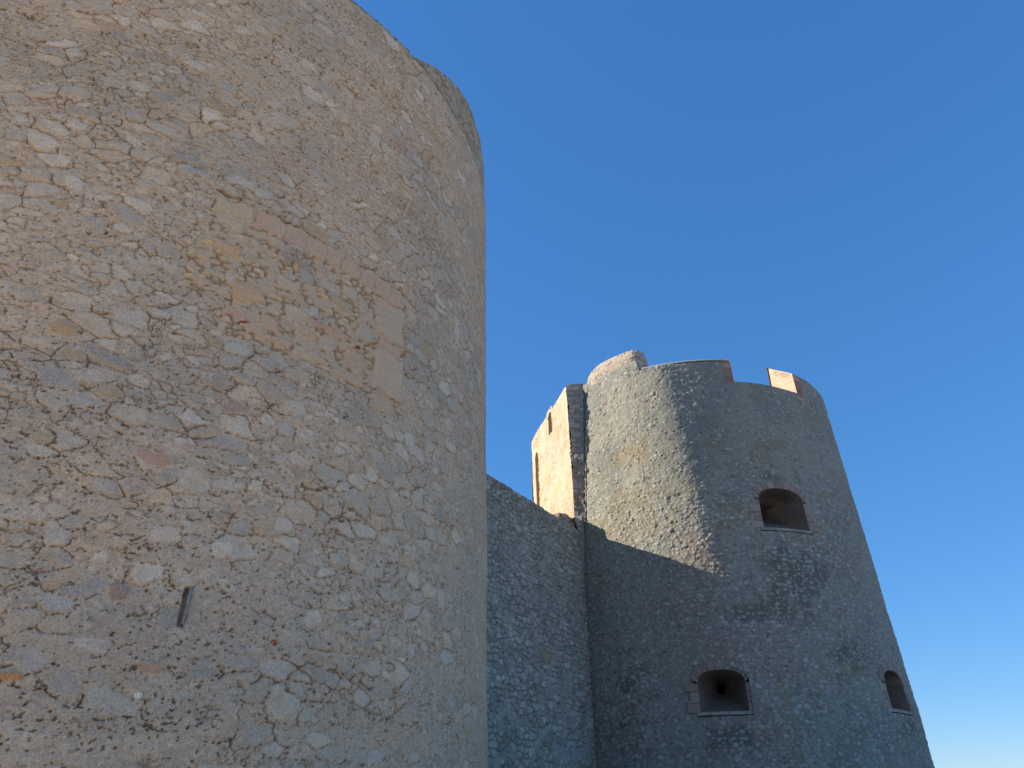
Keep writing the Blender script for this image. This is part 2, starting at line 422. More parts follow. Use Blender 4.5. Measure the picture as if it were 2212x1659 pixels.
def field_curtain(s, z):
    """Small roughly coursed stones with deep joints."""
    ws = s + 0.06 * (fbm(s * 4, z * 4, 91, 3) - 0.5) + 0.015 * (fbm(s * 18, z * 18, 92, 2) - 0.5)
    wz = z + 0.05 * (fbm(s * 3, z * 3, 93, 3) - 0.5) + 0.015 * (fbm(s * 18, z * 18, 94, 2) - 0.5)
    e, cx, cy, dx, dy, f1 = cells(ws, wz, 0.215, 0.145, 801, 0.95, 0.42)
    r1 = h01(cx, cy, 95); r2 = h01(cx, cy, 96); r3 = h01(cx, cy, 97); r4 = h01(cx, cy, 98)
    fine = fbm(s * 26, z * 28, 99, 3)
    jn = fbm(s * 3.2, z * 4.2, 111, 3)
    mw = 0.004 + 0.02 * sstep(0.5, 0.7, jn)
    pr = sstep(0, 0.018, e - mw)
    open_ = sstep(0.38, 0.52, fbm(s * 3.5 + 4, z * 5, 112, 3) + 0.10 * sstep(0, 0.05, -dy))
    crk = np.exp(-(e / 0.0065) ** 2) * open_
    h = pr * (0.006 + 0.018 * r1) + pr * ((r2 - .5) * .14 * dx + 0.12 * (r3 - .6) * dy) + 0.012 * (fine - .5) - 0.055 * crk
    c = np.empty(s.shape + (3,)); c[:] = (0.315, 0.30, 0.25)
    st = np.empty(s.shape + (3,)); st[:] = (0.355, 0.35, 0.30)
    st = mix(st, (0.285, 0.285, 0.245), (r4 < 0.25) * 0.8)
    st = mix(st, (0.37, 0.29, 0.235), (r4 > 0.90) * 0.8)
    rosy = np.exp(-(((s - 2.6) / 1.1) ** 2 + ((z - 4.6) / 1.5) ** 2)) + 0.6 * sstep(4.2, 5.6, s)
    st = mix(st, (0.34, 0.265, 0.235), 0.65 * np.clip(rosy, 0, 1))
    ye = np.exp(-(((s - 2.75) / 0.38) ** 2 + ((z - 3.55) / 0.22) ** 2)) > 0.45
    st = mix(st, (0.36, 0.27, 0.12), ye * 0.8)
    st = st * (0.74 + 0.52 * r2)[..., None]
    c = c * (1 - pr[..., None]) + st * pr[..., None]
    # a small walled-up arch of rosy stone
    av = np.hypot((s - 3.05) / 0.62, (z - 4.95) / 0.42)
    ar = ((av > 0.68) & (av < 1.0) & (z > 4.95)) | ((np.abs(np.abs(s - 3.05) - 0.56) < 0.07) & (z < 4.95) & (z > 4.5))
    ang = np.arctan2(z - 4.95, s - 3.05)
    jo = np.abs(((ang * 5.2) % 1) - 0.5) > 0.40
    c = np.where(ar[..., None], (np.array((0.31, 0.235, 0.20)) * 0.7 + 0.3 * c) * (0.85 + 0.3 * fine[..., None]), c)
    h = np.where(ar, 0.018 + 0.01 * (fine - .5) - 0.03 * jo, h)
    # a course of long dressed blocks low down
    lb = (z > 1.12) & (z < 1.42) & (s > 2.9) & (s < 4.6)
    lj = np.minimum(np.abs(((s / 0.33) % 1) - 0.5) * -1 + 0.5, 1) * 0.33
    h = np.where(lb, 0.02 - 0.04 * (lj < 0.012), h)
    c = np.where(lb[..., None], np.array((0.33, 0.325, 0.30)) * (0.85 + 0.3 * fine[..., None]), c)
    wb = (np.abs(s - 3.95) < 0.07) & (np.abs(z - 4.55) < 0.13)
    c = np.where(wb[..., None], np.array((0.5, 0.5, 0.47)), c)
    c = c * (0.82 + 0.36 * fine)[..., None]
    c = mix(c, (0.075, 0.068, 0.055), 0.65 * crk)
    topd = sstep(6.9, 7.7, z) * sstep(0.3, 0.55, fbm(s * 1.2, z * 1.5, 113, 3)) 
    c = mix(c, (0.20, 0.155, 0.12), 0.35 * topd)
    return h, c

def field_side(s, z):
    """Pale smooth lime-washed masonry."""
    e, cx, cy, dx, dy, f1 = cells(s + 0.06 * (fbm(s * 5, z * 5, 121, 3) - 0.5), z + 0.05 * (fbm(s * 5, z * 5, 122, 3) - 0.5), 0.26, 0.15, 901, 0.8, 0.2)
    r1 = h01(cx, cy, 123); r2 = h01(cx, cy, 124)
    fine = fbm(s * 16, z * 18, 125, 4, .6)
    ex = sstep(0.40, 0.56, fbm(s * 1.6, z * 1.6, 126, 4))
    pr = sstep(0.004, 0.03, e)
    h = 0.012 * (fine - .5) + 0.02 * (fbm(s * 2, z * 2, 127, 2) - .5) + ex * pr * (0.012 * r1)
    h = h + 0.02 * (fbm(s * 7, z * 9, 131, 3) - .5) - 0.030 * ex * np.exp(-(e / 0.010) ** 2) * (fbm(s * 5, z * 5, 128, 2) > 0.42)
    c = np.empty(s.shape + (3,)); c[:] = (0.44, 0.375, 0.28)
    c = mix(c, (0.41, 0.325, 0.225), 0.7 * sstep(0.45, 0.65, fbm(s * 2.2, z * 1.4, 129, 3)))
    c = mix(c, (0.43, 0.36, 0.19), 0.7 * sstep(0.66, 0.74, fbm(s * 2.5 + 8, z * 2.5, 130, 3)))
    c = mix(c, (0.33, 0.29, 0.225), 0.6 * ex * pr * (r2 > 0.5))
    c = c * (0.74 + 0.52 * fine)[..., None]
    return h, c

# ------------------------------------------------------------------ materials
def mat_masonry(name, grain=70.0, bump=0.35, dist=0.004, spread=(0.86, 1.12)):
    m = bpy.data.materials.new(name)
    m.use_nodes = True
    nt = m.node_tree; N = nt.nodes; L = nt.links
    b = N["Principled BSDF"]
    b.inputs['Roughness'].default_value = 0.95
    b.inputs['Specular IOR Level'].default_value = 0.15
    at = N.new("ShaderNodeAttribute"); at.attribute_name = "Col"
    tc = N.new("ShaderNodeTexCoord")
    n1 = N.new("ShaderNodeTexNoise"); n1.inputs['Scale'].default_value = grain; n1.inputs['Detail'].default_value = 4
    n1.inputs['Roughness'].default_value = 0.65
    L.new(tc.outputs['Object'], n1.inputs['Vector'])
    mr = N.new("ShaderNodeMapRange")
    mr.inputs['From Min'].default_value = 0.3; mr.inputs['From Max'].default_value = 0.7
    mr.inputs['To Min'].default_value = spread[0]; mr.inputs['To Max'].default_value = spread[1]
    L.new(n1.outputs['Fac'], mr.inputs['Value'])
    mx = N.new("ShaderNodeVectorMath"); mx.operation = 'SCALE'
    L.new(at.outputs['Color'], mx.inputs[0]); L.new(mr.outputs[0], mx.inputs['Scale'])
    L.new(mx.outputs[0], b.inputs['Base Color'])
    bp = N.new("ShaderNodeBump"); bp.inputs['Strength'].default_value = bump; bp.inputs['Distance'].default_value = dist
    L.new(n1.outputs['Fac'], bp.inputs['Height'])
    L.new(bp.outputs[0], b.inputs['Normal'])
    return m

M_NEAR = mat_masonry("rubble_masonry", 75, 0.9, 0.010, (0.66, 1.32))
M_FAR = mat_masonry("lime_render", 26, 0.5, 0.012, (0.84, 1.14))
M_CURT = mat_masonry("coursed_rubble", 30, 0.5, 0.010, (0.84, 1.14))
M_SIDE = mat_masonry("pale_masonry", 22, 0.4, 0.010, (0.90, 1.08))
M_DRESS = mat_masonry("dressed_stone", 30, 0.5, 0.006, (0.82, 1.14))

def mat_plain(name, col, rough=0.9, metal=0.0, scale=8.0, amt=0.25):
    m = bpy.data.materials.new(name)
    m.use_nodes = True
    nt = m.node_tree; N = nt.nodes; L = nt.links
    b = N["Principled BSDF"]
    b.inputs['Roughness'].default_value = rough
    b.inputs['Metallic'].default_value = metal
    b.inputs['Specular IOR Level'].default_value = 0.25
    tc = N.new("ShaderNodeTexCoord")
    n1 = N.new("ShaderNodeTexNoise"); n1.inputs['Scale'].default_value = scale; n1.inputs['Detail'].default_value = 6
    L.new(tc.outputs['Object'], n1.inputs['Vector'])
    cr = N.new("ShaderNodeValToRGB")
    cr.color_ramp.elements[0].position = 0.3; cr.color_ramp.elements[1].position = 0.7
    cr.color_ramp.elements[0].color = tuple(x * (1 - amt) for x in col) + (1,)
    cr.color_ramp.elements[1].color = tuple(min(1, x * (1 + amt)) for x in col) + (1,)
    L.new(n1.outputs['Fac'], cr.inputs[0]); L.new(cr.outputs[0], b.inputs['Base Color'])
    bp = N.new("ShaderNodeBump"); bp.inputs['Strength'].default_value = 0.3; bp.inputs['Distance'].default_value = 0.01
    L.new(n1.outputs['Fac'], bp.inputs['Height']); L.new(bp.outputs[0], b.inputs['Normal'])
    return m

M_ROOF = mat_plain("terrace_paving", (0.34, 0.30, 0.25), 0.95, 0, 3)
M_GROUND = mat_plain("limestone_ground", (0.64, 0.55, 0.42), 0.95, 0, 0.6, 0.15)
M_METAL = mat_plain("lead_sheet", (0.25, 0.245, 0.235), 0.7, 0.0, 30, 0.35)
M_BRASS = mat_plain("rusty_bolt", (0.36, 0.22, 0.09), 0.5, 0.4, 60, 0.3)
M_COPE = mat_plain("coping_stone", (0.55, 0.53, 0.48), 0.9, 0, 6, 0.15)

# ------------------------------------------------------------------ ground
gq = 3000.0
me = make_mesh("ground", [(-gq, -gq, -EYE), (gq, -gq, -EYE), (gq, gq, -EYE), (-gq, gq, -EYE)], [(0, 1, 2, 3)], None, False)
g = link_mesh("ground", me, M_GROUND)
g["kind"] = "structure"

# ------------------------------------------------------------------ near round tower
near = empty("round_tower", (C1[0], C1[1], 0), "huge near round tower of pale rubble stone in shade, filling the left half", "tower", "round towers of the fortress")

def cone(C, R, B, th, z, h):
    r = R - B * z + h
    t = np.radians(th)
    return np.stack([C[0] + r * np.cos(t), C[1] + r * np.sin(t), z + 0 * th], -1)

fine_t = np.arange(-88.0, -3.0, math.degrees(0.0106 / 8.0))
thn = np.concatenate([np.arange(-270.0 + 90, -88.0, 1.2), fine_t, np.arange(-3.0, 180.01, 1.2)])
thn[-1] = 180.0; thn[0] = -180.0
zn = np.concatenate([np.arange(-1.62, -0.1, 0.08), np.arange(-0.1, TOP1 - 0.001, 0.0106)])
zn[-1] = TOP1
T, Z = np.meshgrid(thn, zn, indexing='ij')
H, Cc, REG = near_surface(T, Z)
Cc = np.minimum(Cc * np.array((1.13, 0.96, 0.80)), 0.86)
edge_t = sstep(TOP1 - 0.10, TOP1, Z)
H = H - 0.03 * edge_t * vnoise(T * 2.2, Z * 0 + 3, 141)
P = cone(C1, R1, B1, T, Z, H)
P[..., 2] += -0.06 * sstep(TOP1 - 0.35, TOP1, Z) * fbm(T * 0.9, T * 0 + 2, 142, 3)
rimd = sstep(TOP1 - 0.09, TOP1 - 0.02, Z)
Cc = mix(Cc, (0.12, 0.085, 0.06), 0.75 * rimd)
# slot for the metal cramp
SL_T, SL_Z0, SL_Z1 = -50.0, 1.60, 2.00
slot = sstep(1.0, 0.55, np.abs(T - SL_T + 0.15) / 0.30) * sstep(SL_Z0 - 0.02, SL_Z0 + 0.02, Z) * sstep(SL_Z1 + 0.02, SL_Z1 - 0.04, Z)
rad = np.stack([np.cos(np.radians(T)), np.sin(np.radians(T))], -1)
P[..., :2] -= rad * (0.06 * slot)[..., None]
Cc = mix(Cc, (0.16, 0.13, 0.10), 0.6 * slot)  # slot shading deepened with a darker colour
fr = REG[:-1, :-1]
grid_obj("wall", P, Cc, M_NEAR, near, keep=(fr == 0))
bw = empty("blocked_window", (C1[0] * 0, 0, 0), "x", "x")
del bw["label"]; del bw["category"]
bw.parent = near
bw.location = (R1 * math.cos(math.radians(-43.5)), R1 * math.sin(math.radians(-43.5)), EYE + 6.1)
bw["label"] = "walled-up window filled with yellow and pink stones"
grid_obj("infill", P, Cc, M_NEAR, bw, keep=(fr == 3))
grid_obj("lintel", P, Cc, M_NEAR, bw, keep=(fr == 1), label="pink stone lintel")
grid_obj("jamb", P, Cc, M_NEAR, bw, keep=(fr == 2), label="smooth plastered jamb blocks")
del T, Z, H, Cc, REG, P, rad

# parapet ring and terrace behind the rim
def ring(name, C, r_out, r_in, z_out, z_in, z_floor, mat, parent, t0=-180, t1=180, n=240):
    t = np.radians(np.linspace(t0, t1, n))
    rows = []
    for r, z in ((r_out, z_out), (r_in, z_in), (r_in, z_floor)):
        rows.append(np.stack([C[0] + r * np.cos(t), C[1] + r * np.sin(t), np.full(n, z)], -1))
    P = np.array(rows)
    c = np.empty(P.shape); c[:] = (0.30, 0.26, 0.21)
    return grid_obj(name, P, c, mat, parent, flip=False)

ring("parapet_top", C1, R1 - B1 * TOP1 - 0.035, 6.6, TOP1 - 0.03, TOP1 - 0.03, 11.9, M_DRESS, near)
def disc(name, C, r, z, mat, parent, n=96):
    t = np.linspace(0, 2 * np.pi, n, endpoint=False)
    v = [(C[0], C[1], z)] + [(C[0] + r * math.cos(a), C[1] + r * math.sin(a), z) for a in t]
    f = [(0, 1 + i, 1 + (i + 1) % n) for i in range(n)]
    return link_mesh(name, make_mesh(name, v, f, None, False), mat, parent)
disc("roof_terrace", C1, 6.7, 11.9, M_ROOF, near)

# weathered raised parapet on the far side of the near tower's rim
pth = np.array([-34.3, -32.1, -29.4, -26.2, -22.5, -18.8, -16.6, -13.5, -9.0, 0, 12, 30])
pz = np.array([12.95, 13.13, 13.40, 13.69, 14.00, 14.24, 14.36, 14.42, 14.45, 14.45, 14.45, 14.45])
tt = np.arange(-34.3, 30.0, 0.14)
vv = np.linspace(0, 1, 74)
T, V = np.meshgrid(tt, vv, indexing='ij')
top = np.interp(T, pth, pz)
Z = 12.80 + V * (top - 12.80)
S = np.radians(T) * 8
fine = fbm(S * 10, Z * 26, 151, 4, .6)
strk = fbm(S * 1.6, Z * 13, 152, 4, .6)
Hh = -0.035 - 0.06 * sstep(13.08, 12.86, Z + 0.12 * (fbm(S * 5, S * 0, 154, 3) - .5)) + 0.05 * (strk - .5) + 0.025 * (fine - .5) - 0.08 * sstep(0.9, 1.0, V) ** 2
P = cone(C1, R1, B1, T, Z, Hh)
c = np.empty(P.shape); c[:] = (0.42, 0.33, 0.235)
c = mix(c, (0.49, 0.40, 0.29), 0.7 * sstep(0.45, 0.62, strk))
pe_, pcx, pcy, _a, _b, _c = cells(S + 0.06 * (fbm(S * 5, Z * 5, 155, 3) - .5), Z + 0.05 * (fbm(S * 5, Z * 5, 156, 3) - .5), 0.30, 0.12, 1301, .95, .4)
P[..., :2] += (np.stack([np.cos(np.radians(T)), np.sin(np.radians(T))], -1)) * (0.02 * sstep(0.002, 0.02, pe_) * h01(pcx, pcy, 157) - 0.02 * (pe_ < 0.004))[..., None]
c = c * (0.82 + 0.36 * h01(pcx, pcy, 158))[..., None]
c = mix(c, (0.15, 0.115, 0.08), 0.6 * np.exp(-(pe_ / 0.006) ** 2))
c = mix(c, (0.17, 0.135, 0.095), 0.5 * sstep(0.54, 0.68, fbm(S * 4, Z * 16, 153, 4)))
c = mix(c, (0.10, 0.085, 0.06), 0.7 * sstep(0.88, 1.0, V))
c = c * (0.8 + 0.4 * fine)[..., None]
inner = cone(C1, R1, B1, T[:, -1:], Z[:, -1:] - 0.02, Hh[:, -1:] - 1.0)
floor_ = cone(C1, R1, B1, T[:, -1:], Z[:, -1:] * 0 + 12.0, Hh[:, -1:] - 1.0)
P = np.concatenate([P, inner, floor_], 1)
c = np.concatenate([c, c[:, -1:], c[:, -1:]], 1)
grid_obj("raised_parapet", P, c, M_DRESS, near, label="brown weathered parapet rising above the rim")

# metal cramp standing in its slot
def cramp():
    v = []; f = []
    nz, na = 26, 10
    t = math.radians(SL_T)
    er = np.array((math.cos(t), math.sin(t), 0)); et = np.array((-math.sin(t), math.cos(t), 0))
    for i in range(nz + 1):
        u = i / nz
        z = 1.62 + 0.37 * u
        w = 0.020 * math.sqrt(max(0.02, 1 - max(0, (u - 0.9) / 0.1) ** 2)) * (0.75 + 0.35 * u)
        rr = R1 - B1 * z + 0.005 + 0.018 * math.sin(u * 3.0) - 0.02 * (1 - u)
        off = -0.006 + 0.010 * u
        for k in range(na + 1):
            a = math.pi * k / na
            p = np.array((C1[0], C1[1], 0)) + er * (rr + 0.024 * math.sin(a)) + et * (off - w * math.cos(a))
            v.append((p[0], p[1], z + 0.004 * math.sin(9 * u)))
    for i in range(nz):
        for k in range(na):
            a = i * (na + 1) + k
            f.append((a, a + 1, a + na + 2, a + na + 1))
    o = link_mesh("metal_cramp", make_mesh("metal_cramp", v, f), M_METAL, near, "grey metal strip standing in a wall slot")
    for (zz, dd) in ((1.78, 0.004), (1.71, 0.0)):
        vv_, ff_ = [], []
        rr = R1 - B1 * zz + 0.028
        cc = np.array((C1[0], C1[1], 0)) + er * rr + et * dd
        n = 10
        for j, (ra, dep) in enumerate(((0.013, -0.012), (0.013, 0.006), (0.007, 0.012), (0.0005, 0.013))):
            for k in range(n):
                a = 2 * math.pi * k / n
                p = cc + er * dep + et * ra * math.cos(a)
                vv_.append((p[0], p[1], zz + ra * math.sin(a)))
        for j in range(3):
            for k in range(n):
                ff_.append((j * n + k, j * n + (k + 1) % n, (j + 1) * n + (k + 1) % n, (j + 1) * n + k))
        link_mesh("bolt", make_mesh("bolt", vv_, ff_), M_BRASS, o)
cramp()

# ------------------------------------------------------------------ far round tower
far = empty("round_tower", (C2[0], C2[1], 0), "far round tower with three arched gun ports and a half-sunlit wall", "tower", "round towers of the fortress")

WINS = [  # centre theta, half width (deg), sill z, spring z, crown z
    (-76.7, 7.8, 7.15, 8.02, 8.42, "upper arched gun port, the largest, above dark growth"),
    (-103.6, 6.1, 2.20, 2.90, 3.22, "lower arched gun port with a small dark hole at its back"),
    (-47.4, 6.0, 2.38, 3.02, 3.40, "narrow-looking arched gun port near the tower's right edge"),
]
def arch_outline(hw, zb, zs, zc, n=18):
    pts = [(-hw, zb), (-hw, (zb + zs) / 2), (-hw, zs)]
    for i in range(1, n):
        a = math.pi * (1 - i / n)
        ca = math.cos(a); sa = math.sin(a)
        pts.append((hw * math.copysign(abs(ca) ** 0.85, ca), zs + (zc - zs) * sa ** 0.8))
    pts += [(hw, zs), (hw, (zb + zs) / 2), (hw, zb)]
    return pts

def in_win(T, Z, w, grow):
    tc, hw, zb, zs, zc, _ = w
    a = np.abs(T - tc); gd = math.degrees(grow / 5.5)
    m = (a < hw + gd) & (Z > zb - grow) & (Z < zs)
    m |= (((a / (hw + gd)) ** 2 + (np.maximum(Z - zs, 0) / (zc - zs + grow)) ** 2) < 1) & (Z >= zs)
    return m

def far_surface(T, Z):
    s = np.radians(T) * 5.5
    h, c = field_far(T, s, Z)
    # red-brown quoins at the crenel edges
    q1 = ((T > -88.2 + 0.9 * (np.floor(Z / 0.17) % 2)) & (T < -84.8) & (Z > LOW2 - 0.12))
    q2 = ((T < -53.6 - 0.8 * (np.floor(Z / 0.2) % 2)) & (T > -57.5) & (Z > LOW2 - 0.25))
    fine = fbm(s * 20, Z * 20, 161, 3)
    r = h01(np.floor(Z / 0.17), np.floor(Z / 0.17) * 0, 162)
    cq = np.array((0.30, 0.185, 0.135)) * (0.8 + 0.4 * fine[..., None]) * (0.75 + 0.9 * r[..., None])
    c = np.where((q1 | q2)[..., None], cq, c)
    jq = (np.abs((Z / 0.17) % 1 - 0.5) > 0.45)
    h = np.where(q1 | q2, 0.004 + 0.01 * (fine - .5) - 0.012 * jq, h)
    return h, c

fs = math.degrees(0.0215 / 5.5)
th2 = np.concatenate([np.arange(-180, -153, 1.5), np.arange(-153, -84.9, fs), np.arange(-84.9, -57.4, fs), np.arange(-57.4, -18, fs), np.arange(-18, 180.1, 2.0)])
th2[-1] = 180.0
z2 = np.concatenate([np.arange(-1.62, 0.2, 0.08), np.arange(0.2, LOW2 - 0.001, 0.0225)])
z2[-1] = LOW2
T, Z = np.meshgrid(th2, z2, indexing='ij')
H, Cc = far_surface(T, Z)
P = cone(C2, R2, B2, T, Z, H)
Tc = (T[:-1, :-1] + T[1:, 1:]) / 2; Zc = (Z[:-1, :-1] + Z[1:, 1:]) / 2
keep = (Tc > -149.0) & (Tc < 140.0)
for w in WINS:
    keep &= ~in_win(Tc, Zc, w, 0.10)
# ragged lip of the crenel sill
crn = (T > -84.9) & (T < -57.4)
P[..., 2] -= np.where(crn, 0.035 * sstep(LOW2 - 0.2, LOW2, Z) * fbm(T * 0.8, T * 0, 163, 3), 0)
grid_obj("wall", P, Cc, M_FAR, far, keep=keep)
del T, Z, H, Cc, P

def P2(th, z, depth):
    t = math.radians(th); r = R2 - B2 * z - depth
    return (C2[0] + r * math.cos(t), C2[1] + r * math.sin(t), z)

# merlons: solid lengths of parapet above the crenel level
def merlon(t0, t1, ztop, thick, rise, label, step=fs):
    ts = np.arange(t0, t1, step); ts[-1] = t1
    zz = np.linspace(LOW2, 1.0, 2) * 0
    nv = 40
    V = np.linspace(0, 1, nv)
    T, VV = np.meshgrid(ts, V, indexing='ij')
    tp = np.interp(T, *ztop)
    Z = LOW2 + VV * (tp - LOW2)
    H, c = far_surface(T, Z)
    H = H - 0.02 * sstep(0.93, 1.0, VV)
    P = cone(C2, R2, B2, T, Z, H)
    P[..., 2] += 0.03 * sstep(0.6, 1, VV) * (fbm(T * 0.7, T * 0 + 5, 171, 3) - 0.5)
    top_in = cone(C2, R2, B2, T[:, -1:], Z[:, -1:], -thick + 0 * T[:, -1:])
    top_in[..., 2] = P[:, -1:, 2] + rise
    low_in = top_in.copy(); low_in[..., 2] = 11.3
    P = np.concatenate([P, top_in, low_in], 1)
    ct = np.empty(c[:, -1:].shape); ct[:] = (0.36, 0.33, 0.28)
    c = np.concatenate([c, ct, ct], 1)
    return grid_obj("merlon", P, c, M_FAR, far, label=label)

m1 = merlon(-147.5, -84.9, ([-153, -119.5, -118.5, -84.9], [13.40, 13.45, 13.0, 13.0]), 0.95, 0.0, "long merlon left of the crenel")
m2 = merlon(-57.4, 60.0, ([-57.4, 60], [13.0, 13.0]), 0.95, 0.72, "merlon right of the crenel, its end in sun")

# end cheeks of the merlons (the right one is the sunlit slab)
def cheek(th, parent, rise, col1, col2, name, marks=False, splay=0.0):
    n, m = 90, 80
    D, V = np.meshgrid(np.linspace(0, 0.97, n), np.linspace(0, 1, m), indexing='ij')
    t = math.radians(th)
    ztop = 13.0 + rise * (D / 0.97)
    Z = (LOW2 - 0.35) + V * (ztop - (LOW2 - 0.35))
    r = R2 - B2 * np.minimum(Z, 13.0) - D
    fine = fbm(D * 18, Z * 18, 181, 4)
    off = 0.006 * (fine - .5) + splay * D
    course = np.floor(Z / 0.31)
    jt = np.abs((Z / 0.31) % 1 - 0.5) > 0.475
    off = off - 0.012 * jt
    er = np.array((math.cos(t), math.sin(t))); et = np.array((-math.sin(t), math.cos(t)))
    sgn = -1 if th > -70 else 1
    X = C2[0] + r * er[0] + sgn * (off) * et[0]
    Y = C2[1] + r * er[1] + sgn * (off) * et[1]
    # chamfered inner arris
    ch = sstep(0.84, 0.97, D)
    X = X - sgn * 0.10 * ch * et[0]; Y = Y - sgn * 0.10 * ch * et[1]
    P = np.stack([X, Y, Z], -1)
    rr = h01(course, course * 0 + np.floor(D / 0.5 + course * .5), 182)
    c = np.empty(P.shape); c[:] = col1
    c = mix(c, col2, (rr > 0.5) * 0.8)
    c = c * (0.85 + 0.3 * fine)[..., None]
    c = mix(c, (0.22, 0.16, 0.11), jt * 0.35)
    if marks:
        # worn black strokes left near the top of the slab
        zz = Z - 0.55 * (D - 0.2)
        for (d0, z0, wd, hg, rg) in ((0.60, 13.05, 0.075, 0.10, 1), (0.44, 13.02, 0.065, 0.11, 0), (0.31, 13.03, 0.07, 0.10, 1), (0.17, 13.00, 0.05, 0.09, 0)):
            q = np.hypot((D - d0) / wd, (zz - z0) / hg)
            mk = ((q > 0.55) & (q < 0.95)) if rg else ((np.abs(D - d0 + 0.25 * (zz - z0)) < 0.014) & (np.abs(zz - z0) < hg)) | ((np.abs(zz - z0 - 0.05) < 0.016) & (np.abs(D - d0) < wd))
            c = mix(c, (0.07, 0.065, 0.06), mk * 0.55)
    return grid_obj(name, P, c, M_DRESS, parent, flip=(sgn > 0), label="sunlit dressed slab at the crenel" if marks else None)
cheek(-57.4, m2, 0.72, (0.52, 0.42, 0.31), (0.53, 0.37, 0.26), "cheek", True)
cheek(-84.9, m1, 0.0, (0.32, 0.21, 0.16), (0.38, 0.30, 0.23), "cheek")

# crenel sill, terrace
t = np.radians(np.linspace(-84.9, -57.4, 40))
rows = [np.stack([C2[0] + r * np.cos(t), C2[1] + r * np.sin(t), np.full(40, z)], -1) for r, z in ((R2 - B2 * LOW2 - 0.02, LOW2 - 0.03), (4.3, LOW2 + 0.02), (4.3, 11.3))]
cc = np.empty((3, 40, 3)); cc[:] = (0.3, 0.27, 0.22)
grid_obj("crenel_sill", np.array(rows), cc, M_DRESS, far)
disc("roof_terrace", C2, 4.75, 11.3, M_ROOF, far)

# thin coping slab on the long merlon
def coping():
    ts = np.linspace(-117.5, -84.9, 90)
    prof = [(0.010, 13.015), (0.030, 13.018), (0.030, 13.05), (0.01, 13.065), (-0.90, 13.10), (-0.95, 13.0), (-0.95, 12.9)]
    P = np.zeros((len(prof), len(ts), 3))
    for i, (d, z) in enumerate(prof):
        tr = np.radians(ts); r = R2 - B2 * 13 + d + 0.012 * (vnoise(ts * 0.6, ts * 0, 191) - .5)
        P[i, :, 0] = C2[0] + r * np.cos(tr); P[i, :, 1] = C2[1] + r * np.sin(tr); P[i, :, 2] = z
    c = np.empty(P.shape); c[:] = (0.42, 0.40, 0.35)
    grid_obj("coping", P, c, M_COPE, m1, flip=False)
coping()

